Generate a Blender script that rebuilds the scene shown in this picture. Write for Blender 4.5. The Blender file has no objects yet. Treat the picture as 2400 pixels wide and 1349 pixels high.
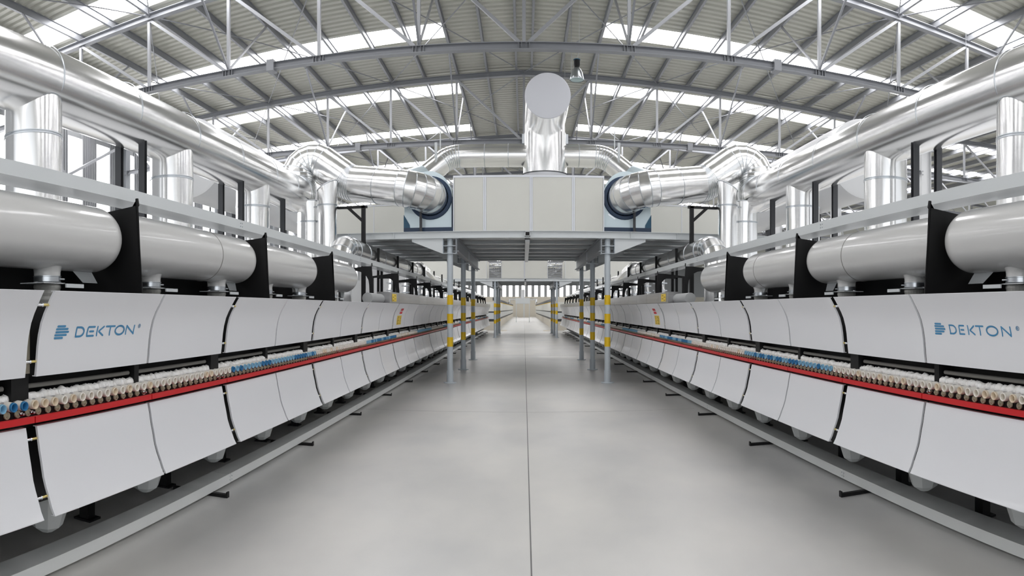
import bpy, bmesh, math, random
from mathutils import Vector, Matrix
PI = math.pi
S = bpy.context.scene
COL = S.collection
random.seed(7)

# ---------------------------------------------------------------- camera (a stitched, cylindrical photograph)
F, CX, CY, EYE = 1500.0, 1228.0, 723.0, 1.6
cd = bpy.data.cameras.new('camera'); cam = bpy.data.objects.new('camera', cd); COL.objects.link(cam)
cam.location = (0, 0, EYE); cam.rotation_euler = (PI/2, 0, 0)
cd.type = 'PANO'
cc = cd.cycles if hasattr(cd, "cycles") else cd
cc.panorama_type = 'CENTRAL_CYLINDRICAL'
cc.central_cylindrical_range_u_min = -CX/F
cc.central_cylindrical_range_u_max = (2400-CX)/F
cc.central_cylindrical_range_v_min = -(1349-CY)/F
cc.central_cylindrical_range_v_max = CY/F
cc.central_cylindrical_radius = 1.0
cd.clip_start = 0.05; cd.clip_end = 500
S.camera = cam
# ---------------------------------------------------------------- world, view
w = bpy.data.worlds.new('world'); S.world = w; w.use_nodes = True
bg = w.node_tree.nodes['Background']; bg.inputs[0].default_value = (0.93, 0.96, 1.0, 1); bg.inputs[1].default_value = 1.0
S.view_settings.view_transform = 'Standard'; S.view_settings.look = 'None'
S.view_settings.exposure = 0.0; S.view_settings.gamma = 1.0
SKY_E, WIN_E = 10.0, 5.0
def area(name, loc, rot, sx, sy, e):
    l = bpy.data.lights.new(name, 'AREA'); l.shape = 'RECTANGLE'; l.size = sx; l.size_y = sy; l.energy = e
    o = bpy.data.objects.new(name, l); COL.objects.link(o); o.location = loc; o.rotation_euler = rot
    return o
# added fill light behind the camera, brightening the near end of the hall
area('near_end_fill', (0, -7.0, 3.6), (math.radians(86), 0, 0), 22, 6, 250)

# ---------------------------------------------------------------- materials
def mat(name, col, rough=0.5, metal=0.0, coat=0.0, emit=None, es=1.0, spec=0.5):
    m = bpy.data.materials.new(name); m.use_nodes = True
    b = m.node_tree.nodes['Principled BSDF']
    b.inputs['Base Color'].default_value = (*col, 1); b.inputs['Roughness'].default_value = rough
    b.inputs['Metallic'].default_value = metal; b.inputs['Coat Weight'].default_value = coat
    b.inputs['Coat Roughness'].default_value = 0.08
    b.inputs['Specular IOR Level'].default_value = spec
    if emit: b.inputs['Emission Color'].default_value = (*emit, 1); b.inputs['Emission Strength'].default_value = es
    return m
def nodes(m): return m.node_tree.nodes, m.node_tree.links, m.node_tree.nodes['Principled BSDF']
def noise_var(m, c1, c2, scale=(1,1,1), sc=2.0, detail=4, lo=.35, hi=.65, bump=0, rough=None, coord='Object'):
    n, l, b = nodes(m)
    tc = n.new('ShaderNodeTexCoord'); mp = n.new('ShaderNodeMapping'); mp.inputs['Scale'].default_value = scale
    nz = n.new('ShaderNodeTexNoise'); nz.inputs['Scale'].default_value = sc; nz.inputs['Detail'].default_value = detail
    cr = n.new('ShaderNodeValToRGB'); cr.color_ramp.elements[0].position = lo; cr.color_ramp.elements[1].position = hi
    cr.color_ramp.elements[0].color = (*c1, 1); cr.color_ramp.elements[1].color = (*c2, 1)
    l.new(tc.outputs[coord], mp.inputs[0]); l.new(mp.outputs[0], nz.inputs[0]); l.new(nz.outputs[0], cr.inputs[0])
    l.new(cr.outputs[0], b.inputs['Base Color'])
    if bump:
        bp = n.new('ShaderNodeBump'); bp.inputs['Strength'].default_value = bump; bp.inputs['Distance'].default_value = 0.02
        l.new(nz.outputs[0], bp.inputs['Height']); l.new(bp.outputs[0], b.inputs['Normal'])
    if rough:
        mr = n.new('ShaderNodeMapRange'); mr.inputs['To Min'].default_value = rough[0]; mr.inputs['To Max'].default_value = rough[1]
        l.new(nz.outputs[0], mr.inputs[0]); l.new(mr.outputs[0], b.inputs['Roughness'])
    return m
M = {}
M['panel'] = mat('white_panel', (.70,.71,.735), .40, 0, .2)
M['panel_edge'] = mat('panel_edge', (.45,.46,.48), .4, .3)
M['tank'] = mat('tank_paint', (.60,.60,.59), .24, 0, .5)
M['black'] = mat('black_steel', (.007,.007,.0075), .5, spec=.3)
M['char'] = mat('charcoal_steel', (.055,.058,.064), .5, .2)
M['darkgrey'] = mat('dark_grey', (.20,.195,.18), .6)
M['beige'] = mat('board_beige', (.32,.29,.23), .8)
M['red'] = mat('red_guard', (.52,.005,.009), .4, 0, .1)
M['rail'] = mat('rail_paint', (.62,.65,.66), .35, 0, .2)
M['gutter'] = mat('gutter_paint', (.72,.74,.73), .42, .1)
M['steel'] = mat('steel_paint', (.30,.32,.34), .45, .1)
M['column'] = mat('column_paint', (.52,.57,.61), .4, 0, .1)
M['yellow'] = mat('yellow_band', (.80,.52,.01), .4)
M['deck'] = mat('deck_sheet', (.46,.47,.48), .45, .3)
M['cream'] = noise_var(mat('cream_panel', (.7,.7,.64), .5), (.68,.68,.63), (.70,.70,.65), sc=1.2)
M['alframe'] = mat('aluminium_frame', (.70,.72,.76), .35, .3)
M['fanblue'] = mat('pale_blue_steel', (.62,.72,.76), .3, .3)
M['navy'] = mat('navy_steel', (.01,.035,.085), .4)
M['teal'] = mat('teal_base', (.015,.10,.18), .4)
M['chrome'] = mat('chrome', (.85,.87,.9), .15, 1)
M['brass'] = mat('brass', (.75,.62,.25), .3, 1)
M['zinc'] = mat('zinc', (.6,.63,.66), .28, 1)
M['dullzinc'] = mat('dull_zinc', (.55,.56,.56), .48, .7)
M['hose'] = noise_var(mat('grey_hose', (.2,.2,.19), .7), (.24,.24,.225), (.36,.36,.34), sc=12)
M['cup'] = mat('cup_white', (.82,.79,.73), .55)
M['cup_in'] = mat('cup_inside_cream', (.72,.68,.60), .6)
M['cup_tan'] = mat('cup_tan', (.74,.64,.50), .6)
M['cup_blue'] = mat('cup_blue', (.03,.19,.40), .5)
M['cup_pale'] = mat('cup_pale_blue', (.22,.45,.62), .5)
M['shaft'] = mat('roller_shaft', (.34,.33,.33), .5)
M['wheel'] = mat('wheel_olive', (.55,.54,.40), .5)
M['fibre'] = noise_var(mat('white_fibre', (.9,.9,.88), .95), (.86,.85,.82), (.96,.96,.95), sc=25, bump=.6)
M['hopper'] = mat('hopper_white', (.50,.52,.52), .45)
M['logo'] = mat('logo_blue', (.055,.23,.42), .45)
M['sticker_y'] = mat('sticker_yellow', (.82,.58,.05), .5)
M['sticker_w'] = mat('sticker_white', (.8,.78,.78), .5)
M['sticker_r'] = mat('sticker_red', (.6,.03,.05), .5)
M['ink'] = mat('ink', (.10,.08,.04), .6)
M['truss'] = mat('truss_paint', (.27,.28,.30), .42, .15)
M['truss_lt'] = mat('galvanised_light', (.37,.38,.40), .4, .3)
M['purlin'] = mat('purlin_zinc', (.30,.31,.33), .42, .4)
M['sheet'] = mat('roof_sheet', (.51,.51,.455), .45, .1)
M['wallsheet'] = mat('wall_sheet', (.33,.34,.35), .5, .2)
M['wallcream'] = mat('wall_cream', (.62,.58,.50), .7)
M['sky'] = mat('skylight_sheet', (.9,.9,.9), .5, 0, 0, (1,.985,1), SKY_E)
M['win'] = mat('window_daylight', (.9,.9,.9), .5, 0, 0, (1,.99,1), WIN_E)
M['glass'] = mat('lamp_glass', (.55,.7,.7), .1, .2)
M['cap'] = mat('cap_sheet', (.62,.63,.67), .42, .5)
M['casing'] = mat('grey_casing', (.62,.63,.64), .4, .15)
M['cover'] = noise_var(mat('brushed_cover', (.4,.4,.4), .3, .8), (.30,.30,.30), (.36,.36,.36), scale=(1,.2,12), sc=2)
# aluminium cladding: soft ripples that follow the sheet
def clad(name, scale, bump=.05):
    m = mat(name, (.86,.86,.86), .25, .95)
    return noise_var(m, (.88,.88,.88), (.95,.95,.94), scale, 1.6, 3, .3, .7, bump, (.15,.25))
M['clad_y'] = clad('aluminium_cladding_along', (6, .15, 6))
M['clad_z'] = clad('aluminium_cladding_upright', (7, 7, .08), .02)
M['clad_x'] = clad('aluminium_cladding_across', (.15, 6, 6))
# concrete floor
def floor_mat():
    m = mat('polished_concrete', (.4,.41,.41), .3, 0, 0)
    n, l, b = nodes(m)
    tc = n.new('ShaderNodeTexCoord')
    mp = n.new('ShaderNodeMapping'); mp.inputs['Scale'].default_value = (1, .6, 1)
    a = n.new('ShaderNodeTexNoise'); a.inputs['Scale'].default_value = .9; a.inputs['Detail'].default_value = 5; a.inputs['Roughness'].default_value = .5
    cr = n.new('ShaderNodeValToRGB')
    e = cr.color_ramp.elements; e[0].position = .12; e[0].color = (.37,.38,.39,1); e[1].position = .9; e[1].color = (.715,.71,.69,1)
    a2 = n.new('ShaderNodeTexNoise'); a2.inputs['Scale'].default_value = .45; a2.inputs['Detail'].default_value = 5
    cr2 = n.new('ShaderNodeValToRGB'); e = cr2.color_ramp.elements; e[0].position = .2; e[0].color = (0,0,0,1); e[1].position = .9; e[1].color = (1,1,1,1)
    mx = n.new('ShaderNodeMix'); mx.data_type = 'RGBA'; mx.inputs['B'].default_value = (.58,.55,.48,1)
    mul = n.new('ShaderNodeMath'); mul.operation = 'MULTIPLY'; mul.inputs[1].default_value = .45
    l.new(tc.outputs['Object'], mp.inputs[0]); l.new(mp.outputs[0], a.inputs[0]); l.new(mp.outputs[0], a2.inputs[0])
    l.new(a.outputs[0], cr.inputs[0]); l.new(a2.outputs[0], cr2.inputs[0]); l.new(cr2.outputs[0], mul.inputs[0])
    l.new(mul.outputs[0], mx.inputs['Factor']); l.new(cr.outputs[0], mx.inputs['A']); l.new(mx.outputs['Result'], b.inputs['Base Color'])
    mr = n.new('ShaderNodeMapRange'); mr.inputs['To Min'].default_value = .29; mr.inputs['To Max'].default_value = .36
    l.new(a.outputs[0], mr.inputs[0]); l.new(mr.outputs[0], b.inputs['Roughness'])
    return m
M['floor'] = floor_mat()
M['joint'] = mat('joint_filler', (.13,.13,.13), .7)

# ---------------------------------------------------------------- mesh helpers
class MB:
    def __init__(s): s.v = []; s.f = []; s.sm = []
    def add(s, vs, fs, smooth=False):
        o = len(s.v); s.v += [tuple(p) for p in vs]
        for f in fs: s.f.append([i+o for i in f]); s.sm.append(smooth)
        return s
    def box(s, x0, x1, y0, y1, z0, z1):
        if x0 > x1: x0, x1 = x1, x0
        v = [(x0,y0,z0),(x1,y0,z0),(x1,y1,z0),(x0,y1,z0),(x0,y0,z1),(x1,y0,z1),(x1,y1,z1),(x0,y1,z1)]
        return s.add(v, [(0,3,2,1),(4,5,6,7),(0,1,5,4),(1,2,6,5),(2,3,7,6),(3,0,4,7)])
    def prism(s, poly, axis, a0, a1, smooth=False):
        # poly: 2-D points in the plane of the two other axes (x: (y,z), y: (x,z), z: (x,y))
        n = len(poly)
        def P(p, a):
            return {'x': (a, p[0], p[1]), 'y': (p[0], a, p[1]), 'z': (p[0], p[1], a)}[axis]
        v = [P(p, a0) for p in poly] + [P(p, a1) for p in poly]
        f = [(i, (i+1) % n, n+(i+1) % n, n+i) for i in range(n)]
        s.add(v, f, smooth)
        s.add(v, [tuple(range(n))[::-1], tuple(range(n, 2*n))]); return s
    def tube(s, p, q, r, seg=16, r2=None, caps=True, smooth=True):
        p = Vector(p); q = Vector(q); d = (q-p); 
        if d.length < 1e-9: return s
        d.normalize(); u = d.orthogonal().normalized(); w_ = d.cross(u); r2 = r if r2 is None else r2
        v = []
        for c, rr in ((p, r), (q, r2)):
            for i in range(seg):
                a = 2*PI*i/seg; v.append(c + u*math.cos(a)*rr + w_*math.sin(a)*rr)
        s.add(v, [(i, (i+1) % seg, seg+(i+1) % seg, seg+i) for i in range(seg)], smooth)
        if caps: s.add(v, [tuple(range(seg))[::-1], tuple(range(seg, 2*seg))])
        return s
    def bar(s, p, q, a, b, up=(0,0,1)):
        # rectangular bar, a wide across, b high
        p = Vector(p); q = Vector(q); d = (q-p).normalized(); u = d.cross(Vector(up))
        if u.length < 1e-4: u = d.cross(Vector((0,1,0)))
        u.normalize(); w_ = u.cross(d)
        v = []
        for c in (p, q):
            for sx, sy in ((-1,-1),(1,-1),(1,1),(-1,1)): v.append(c + u*sx*a/2 + w_*sy*b/2)
        return s.add(v, [(0,1,5,4),(1,2,6,5),(2,3,7,6),(3,0,4,7),(3,2,1,0),(4,5,6,7)])
    def ibeam(s, p, q, a, b, t=.012, up=(0,0,1)):
        p = Vector(p); q = Vector(q); d = (q-p).normalized(); u = d.cross(Vector(up))
        if u.length < 1e-4: u = d.cross(Vector((0,1,0)))
        u.normalize(); w_ = u.cross(d)
        s.bar(p, q, t, b-2*t, up); s.bar(p+w_*(b-t)/2, q+w_*(b-t)/2, a, t, up); s.bar(p-w_*(b-t)/2, q-w_*(b-t)/2, a, t, up)
        return s
    def lathe(s, c, axis, prof, seg=24, smooth=True):
        # prof: (radius, distance along axis)
        if smooth and len(prof) > 2:      # sharp corners of the profile keep an edge
            cut = [0]
            for i in range(1, len(prof)-1):
                a = Vector((prof[i][0]-prof[i-1][0], prof[i][1]-prof[i-1][1])); b = Vector((prof[i+1][0]-prof[i][0], prof[i+1][1]-prof[i][1]))
                if a.length > 1e-6 and b.length > 1e-6 and a.angle(b) > math.radians(38): cut.append(i)
            cut.append(len(prof)-1)
            if len(cut) > 2:
                for a, b in zip(cut, cut[1:]): s.lathe(c, axis, prof[a:b+1], seg, smooth)
                return s
        d = Vector(axis).normalized(); u = d.orthogonal().normalized(); w_ = d.cross(u); c = Vector(c)
        v = []; n = len(prof)
        for (r, h) in prof:
            for i in range(seg):
                a = 2*PI*i/seg; v.append(c + d*h + (u*math.cos(a) + w_*math.sin(a))*max(r, 1e-5))
        f = []
        for k in range(n-1):
            for i in range(seg): f.append((k*seg+i, k*seg+(i+1) % seg, (k+1)*seg+(i+1) % seg, (k+1)*seg+i))
        return s.add(v, f, smooth)
    def disc(s, c, axis, r, seg=24):
        d = Vector(axis).normalized(); u = d.orthogonal().normalized(); w_ = d.cross(u); c = Vector(c)
        v = [c + (u*math.cos(2*PI*i/seg) + w_*math.sin(2*PI*i/seg))*r for i in range(seg)]
        return s.add(v, [tuple(range(seg))])
    def mesh(s, name, m, fix=True):
        me = bpy.data.meshes.new(name); me.from_pydata([tuple(p) for p in s.v], [], s.f)
        me.polygons.foreach_set('use_smooth', s.sm)
        me.materials.append(m)
        if fix:
            b = bmesh.new(); b.from_mesh(me); bmesh.ops.recalc_face_normals(b, faces=b.faces); b.to_mesh(me); b.free()
        me.update(); return me
def root(name, label, cat, loc, group=None, kind=None):
    o = bpy.data.objects.new(name, None); COL.objects.link(o); o.location = loc; o.empty_display_size = .1
    return tag(o, label, cat, group, kind)
def tag(o, label=None, cat=None, group=None, kind=None):
    if label: o['label'] = label
    if cat: o['category'] = cat
    if group: o['group'] = group
    if kind: o['kind'] = kind
    return o
def link(name, me, parent=None, loc=(0,0,0), label=None, kind=None):
    o = bpy.data.objects.new(name, me); COL.objects.link(o); o.location = loc
    if parent: o.parent = parent
    if label: o['label'] = label
    if kind: o['kind'] = kind
    return o
def W(name, mb, m, parent, label=None, kind=None):
    """part built in world coordinates, hung under its thing"""
    L = Vector((0,0,0)); p = parent
    while p: L += Vector(p.location); p = p.parent
    return link(name, mb.mesh(name, m), parent, tuple(-L), label, kind)
def struct(name, mb, m):
    o = link(name, mb.mesh(name, m)); o['kind'] = 'structure'; return o

def rounded(pts, rad, n=5):
    """corners of a path turned into bends of n mitred pieces"""
    pts = [Vector(p) for p in pts]; out = [pts[0]]; corners = []
    for i in range(1, len(pts)-1):
        a, b, c = pts[i-1], pts[i], pts[i+1]
        d1 = (a-b).normalized(); d2 = (c-b).normalized(); ang = d1.angle(d2); t = rad[i-1]/math.tan(ang/2)
        p1 = b+d1*t; ctr = b + (d1+d2).normalized()*(rad[i-1]/math.sin(ang/2))
        sweep = PI-ang; ax = (p1-ctr).cross((b+d2*t)-ctr).normalized()
        for k in range(n+1):
            out.append(ctr + Matrix.Rotation(sweep*k/n, 3, ax) @ (p1-ctr))
    out.append(pts[-1]); return out
def duct_mesh(pts, r, seg=40, bead=True, extra=()):
    """mitred sheet-metal duct along pts; returns MB for shell and MB for the raised seams"""
    pts = [Vector(p) for p in pts]; n = len(pts); sh = MB(); sb = []
    T = []
    for i in range(n):
        a = (pts[i]-pts[i-1]).normalized() if i else (pts[1]-pts[0]).normalized()
        b = (pts[i+1]-pts[i]).normalized() if i < n-1 else a
        T.append((a+b).normalized())
    rings = []
    d0 = (pts[1]-pts[0]).normalized(); u = d0.orthogonal().normalized()
    if abs(d0.z) < .9: u = d0.cross(Vector((0,0,1))).normalized()
    for i in range(n):
        ring = []
        d = (pts[min(i+1, n-1)]-pts[min(i+1, n-1)-1]).normalized()
        u = (u - d*u.dot(d)).normalized(); w_ = d.cross(u)
        for k in range(seg):
            a = 2*PI*k/seg; o = u*math.cos(a)*r + w_*math.sin(a)*r
            # project along d onto the mitre plane
            o = o - d*(o.dot(T[i])/d.dot(T[i]))
            ring.append(pts[i]+o)
        rings.append((ring, T[i], d))
    for i in range(n-1):
        A, B = rings[i][0], None
        d = (pts[i+1]-pts[i]).normalized()
        # end ring of this piece, seen with this piece's frame
        B = [p + d*((pts[i+1]-p).dot(T[i+1])/d.dot(T[i+1])) for p in A]
        sh.add(A+B, [(k, (k+1) % seg, seg+(k+1) % seg, seg+k) for k in range(seg)], True)
        if bead and 0 < i:
            c = pts[i]
            inn = [c+(p-c)*1.0 for p in A]; out = [c+(p-c)*(1+.006/r) for p in A]
            a0 = [p-d*.009 for p in inn]; a1 = [p-d*.005 for p in out]; a2 = [p+d*.005 for p in out]; a3 = [p+d*.009 for p in inn]
            q_ = MB(); sb.append(q_); q_.add(a0+a1+a2+a3, [(q*seg+k, q*seg+(k+1) % seg, (q+1)*seg+(k+1) % seg, (q+1)*seg+k) for q in range(3) for k in range(seg)], True)
    for (c, d) in extra:
        q_ = MB(); sb.append(q_); q_.lathe(c, d, [(r, -.009), (r+.008, -.005), (r+.008, .005), (r, .009)], seg)
    return sh, sb
def sx(s, d):   # distance d from the aisle on side s
    return s*d + (0.16 if s > 0 else 0.0)
SIDE = {-1: 'left', 1: 'right'}
ORD = ['nearest', 'second', 'third', 'fourth', 'fifth', 'sixth', 'seventh', 'eighth', 'ninth', 'tenth', 'eleventh', 'twelfth',
       'thirteenth', 'fourteenth', 'fifteenth', 'sixteenth', 'seventeenth', 'eighteenth', 'nineteenth', 'twentieth', 'twenty-first']
def nth(i): return ORD[i] if i < len(ORD) else 'far'

# ================================================================ building shell
YEND = 128.0
struct('floor', MB().add([(-40,-12,0),(60,-12,0),(60,YEND,0),(-40,YEND,0)], [(0,1,2,3)]), M['floor'])
struct('trim_1', MB().box(.041, .050, -4, 118, .0005, .0015), M['joint'])
tr = MB()
for yy in (9.9, 15.9, 21.9, 27.9, 33.9, 45.9): tr.box(-2.5, 2.7, yy, yy+.004, .0005, .0014)
struct('trim_2', tr, mat('saw_cut', (.30,.30,.30), .6))
def roof_z(x): return 9.99 - .05*(abs(x) if x < 16 else abs(x-32))
SKYS = [-2.4, 2.9, 8.2, 13.45, 18.85, 23.95, 29.1, 35.4] + [40.9+5.3*i for i in range(16)]
SKW = .46
xs = [-16.3, 0, 16, 32, 48]
def sheet_profile():
    y = -9.0; out = []
    while y < YEND:
        out += [(y, 0), (y+.125, 0), (y+.155, .045), (y+.22, .045)]; y += .25
    return out
cm = MB(); prof = sheet_profile()
def strip(x0, x1, ylo, yhi):
    pr = [(y, h) for (y, h) in prof if ylo <= y <= yhi]
    if len(pr) < 2: return
    v = []
    for (y, h) in pr: v += [(x0, y, roof_z(x0 if x0 != 16 else 16.0001)+h), (x1, y, roof_z(x1-1e-4)+h)]
    cm.add(v, [(2*i, 2*i+1, 2*i+3, 2*i+2) for i in range(len(pr)-1)])
edges = sorted(SKYS)
for (x0, x1, solid) in ((-16.3, -2.38, 0), (-2.38, 0, 1), (0, 2.38, 1), (2.38, 16, 0), (16, 29.6, 0), (29.6, 32, 1), (32, 34.4, 1), (34.4, 48, 0)):
    if solid: strip(x0, x1, -9, YEND)
    else:
        lo = -9
        for e in edges:
            strip(x0, x1, lo, e-SKW); lo = e+SKW
        strip(x0, x1, lo, YEND)
o = link('ceiling', cm.mesh('ceiling', M['sheet'], False)); o['kind'] = 'structure'
wn = 0
for e in edges:
    for (x0, x1) in ((-16.3, -2.38), (2.38, 16)) + (((16, 29.6),) if 0 < e < 60 else ()):
        wn += 1
        z0, z1 = roof_z(x0 if x0 != 16 else 16.0001), roof_z(x1-1e-4)
        struct('window_%d' % wn, MB().add([(x0,e-SKW-.1,z0+.05),(x1,e-SKW-.1,z1+.05),(x1,e+SKW+.1,z1+.05),(x0,e+SKW+.1,z0+.05)], [(0,3,2,1)]), M['sky'])
# left wall: sheeting with tall window strips
XW = -16.0
wl = MB(); wl.box(XW-.1, XW, -9, YEND, 0, 4.4); wl.box(XW-.1, XW, -9, YEND, 8.25, 9.3)
y = 9.6; wy = []
while y < 60: wy.append(y); y += 1.77
wl.box(XW-.1, XW, -9, 9.6, 4.4, 8.25)
for y in wy:
    wl.box(XW-.1, XW, y+.92, y+1.77, 4.4, 8.25)
    q = y+.92
    while q < y+1.77: wl.box(XW, XW+.03, q, q+.05, 4.4, 9.2); q += .14
wl.box(XW-.1, XW, y+1.77, YEND, 4.4, 8.25)
struct('wall_left', wl, M['wallsheet'])
for y in wy:
    wn += 1; struct('window_%d' % wn, MB().box(XW-.08, XW-.05, y, y+.92, 4.4, 8.25), M['win'])
# end wall
wb = MB(); wb.box(-16, 48, YEND-.1, YEND, 0, 4.0); struct('wall_far_base', wb, M['wallcream'])
wb = MB(); wb.box(-16, 48, YEND-.1, YEND, 7.6, 10.2)
x = -15.7; wx = []
while x < 24: wx.append(x); x += 1.27
for x in wx:
    wb.box(x+.68, x+1.27, YEND-.1, YEND, 4.0, 7.6)
    for zz in range(8): wb.box(x+.68, x+1.27, YEND-.14, YEND-.1, 4.1+zz*.44, 4.2+zz*.44)
wb.box(x, 48, YEND-.1, YEND, 4.0, 7.6); struct('wall_far', wb, M['wallsheet'])
for x in wx:
    wn += 1; struct('window_%d' % wn, MB().box(x, x+.68, YEND-.08, YEND-.05, 4.0, 7.6), M['win'])

# purlins
px = [.26, 1.27, 2.3, 3.46]
while px[-1] < 15: px.append(px[-1]+1.17)
pn = 0
for s in (-1, 1):
    for i, x in enumerate(px):
        X = s*x; z = roof_z(X)-.115
        o = link('roof_purlin', MB().ibeam((X, -8, z), (X, YEND-.2, z), .07, .2, .014).mesh('roof_purlin', M['purlin']))
        tag(o, 'grey steel purlin under the roof sheets, %s one %s of the ridge' % (nth(i) if i else 'first', SIDE[s]), 'purlin', 'purlins under the roof sheets')
for i in range(12):
    X = 17+i*1.25; z = roof_z(X)-.115
    tag(link('roof_purlin', MB().ibeam((X, 0, z), (X, 70, z), .07, .2, .014).mesh('roof_purlin', M['purlin'])),
        'grey purlin of the neighbouring bay seen under the right duct, number %s from the valley' % nth(i).replace('nearest', 'first'), 'purlin', 'purlins of the neighbouring bay')
# trusses
ND = 2.32
def truss(Y, i, x0=-6, x1=6, cx=0.0, label='', grp='roof trusses', detail=True):
    t = root('roof_truss', label, 'roof truss', (cx, Y, 7.33), grp)
    zt = lambda x: roof_z(x)-.30
    X = [cx+k*ND for k in range(x0, x1+1)]; L, R = cx-15.8, cx+15.8
    a = MB(); a.ibeam((L, Y, 7.33), (R, Y, 7.33), .17, .16, .014)
    for x in X:
        for dx in (-.12, -.05, .05, .12): a.box(x+dx-.005, x+dx+.005, Y-.08, Y+.08, 7.255, 7.405)
    W('bottom_chord', a, M['truss'], t)
    a = MB(); a.ibeam((L, Y, zt(L)), (cx, Y, zt(cx)), .17, .17, .014); W('top_chord', a, M['truss'], t)
    a = MB(); a.ibeam((cx, Y, zt(cx)), (R, Y, zt(R-.01)), .17, .17, .014); W('top_chord', a, M['truss'], t)
    for x in X: W('vertical_post', MB().bar((x, Y, 7.4), (x, Y, zt(x)-.08), .075, .075), M['truss_lt'], t)
    for k in range(x0, x1):
        xa = cx+k*ND; xb = cx+(k+1)*ND
        p, q = ((xb, xa) if k < 0 else (xa, xb))     # bottom node, top node
        W('diagonal_brace', MB().bar((p+(.1 if q > p else -.1), Y, 7.42), (q, Y, zt(q)-.06), .07, .07), M['truss_lt'], t)
    if detail:
        for k in (-5, -3, -1, 1, 3, 5):
            x = cx+k*ND
            for d in (-2.35, 2.35):
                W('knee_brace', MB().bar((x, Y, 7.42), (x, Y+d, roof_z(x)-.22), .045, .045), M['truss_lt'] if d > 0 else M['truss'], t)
        for sx_ in (-1, 1):
            x = cx+sx_*5.82
            W('splice_plate', MB().box(x-.09, x+.09, Y-.13, Y+.13, 7.2, 7.46), M['truss'], t)
    return t
TY = [-2, 6] + [14+8*i for i in range(14)]
for i, Y in enumerate(TY):
    if Y < 6: continue
    nm = {6: 'directly above the camera, crossing the top of the picture', 14: 'nearest in full view, its lower chord crossing above the lamp', 22: 'second in view, behind the capped stack', 30: 'third in view, behind the crossing silver ducts'}.get(Y, '%s from the front, towards the far end' % nth(i-1))
    truss(Y, i, label='grey steel roof truss, '+nm, detail=Y < 60)
for i, Y in enumerate((14, 22, 30, 38, 46)):
    truss(Y, i, cx=32.0, label='grey roof truss of the neighbouring bay on the right, %s one' % nth(i), grp='trusses of the neighbouring bay', detail=False)
# cross rods in the roof plane
rn = 0
for b, (Ya, Yb) in enumerate(((6,14),(14,22),(22,30),(30,38),(38,46))):
    for s in (-1, 1):
        for q in range(3):
            t = root('roof_cross_brace', 'thin crossed rods under the roof, %s bay, %s panel %s of the ridge' % (nth(b), nth(q).replace('nearest', 'first'), SIDE[s]), 'bracing', (s*(2*q+1)*ND, (Ya+Yb)/2, 9.5), 'crossed roof rods')
            xa, xb = s*2*q*ND, s*(2*q+2)*ND
            for (u, v_) in ((xa, xb), (xb, xa)):
                W('rod', MB().tube((u, Ya, roof_z(u)-.27), (v_, Yb, roof_z(v_)-.27), .016, 8), M['truss'], t)
# wall columns
for s in (-1, 1):
    for i, Y in enumerate((14, 22, 30, 38, 46)):
        X = s*15.9
        t = root('wall_column', 'tall grey steel building column on the %s side under the %s truss' % (SIDE[s], nth(i)), 'column', (X, Y, 0), 'building columns')
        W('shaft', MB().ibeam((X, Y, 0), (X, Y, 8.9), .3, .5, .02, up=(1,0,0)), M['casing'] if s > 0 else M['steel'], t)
        if s < 0:
            W('horizontal_rail', MB().tube((X+.3, Y, 6.5), (X+.3, Y+8, 6.5), .09, 12), M['casing'], t)
            W('wind_brace', MB().bar((X+.3, Y, 8.6), (X+.3, Y+4, 6.55), .1, .1), M['truss_lt'], t)
            W('wind_brace', MB().bar((X+.3, Y+8, 8.6), (X+.3, Y+4, 6.55), .1, .1), M['truss_lt'], t)

# ================================================================ kiln modules
MOD = 2.22; Y0 = 2.43; NM = 18
UP = [(2.36,1.24),(2.352,1.30),(2.35,1.33),(2.343,1.40),(2.333,1.46),(2.315,1.525),(2.292,1.575),(2.265,1.622),(2.24,1.664),(2.222,1.692)]
LP = [(2.222,.523),(2.243,.56),(2.262,.61),(2.283,.66),(2.30,.71),(2.316,.79),(2.33,.85),(2.34,.91),(2.348,.95),(2.353,.973)]
def prof_x(P, z):
    for (a, b) in zip(P, P[1:]):
        if a[1] <= z <= b[1]:
            t = (z-a[1])/(b[1]-a[1]); return a[0]+(b[0]-a[0])*t
    return P[0][0] if z < P[0][1] else P[-1][0]
def panel_mesh(s, P, L, upper):
    m = MB(); th = .010
    ou = [(s*a, b) for a, b in P]; inn = [(s*(a+th), b) for a, b in P]
    n = len(P)
    v = [(x, 0, z) for x, z in ou]+[(x, L, z) for x, z in ou]
    m.add(v, [(i, i+1, n+i+1, n+i) for i in range(n-1)], True)
    v = [(x, 0, z) for x, z in inn]+[(x, L, z) for x, z in inn]
    m.add(v, [(i, i+1, n+i+1, n+i) for i in range(n-1)], True)
    for y in (0, L):
        v = [(x, y, z) for x, z in ou]+[(x, y, z) for x, z in inn]
        m.add(v, [(i, i+1, n+i+1, n+i) for i in range(n-1)])
    # folded-back side flanges and the rolled long edge
    for y0_, y1_ in ((0, .006), (L-.006, L)):
        fl = [(s*(a+.008), b) for a, b in P]+[(s*(a+.015), b) for a, b in P][::-1]
        m.prism(fl, 'y', y0_, y1_)
    for (a, b) in (P[0], P[-1]): m.box(s*a, s*(a+.03), 0, L, b-.002, b+.002)
    return m.mesh('upper_panel' if upper else 'lower_panel', M['panel'])
PL = MOD/2-.0545
mesh_cache = {}
def cached(key, fn):
    if key not in mesh_cache: mesh_cache[key] = fn()
    return mesh_cache[key]
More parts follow.
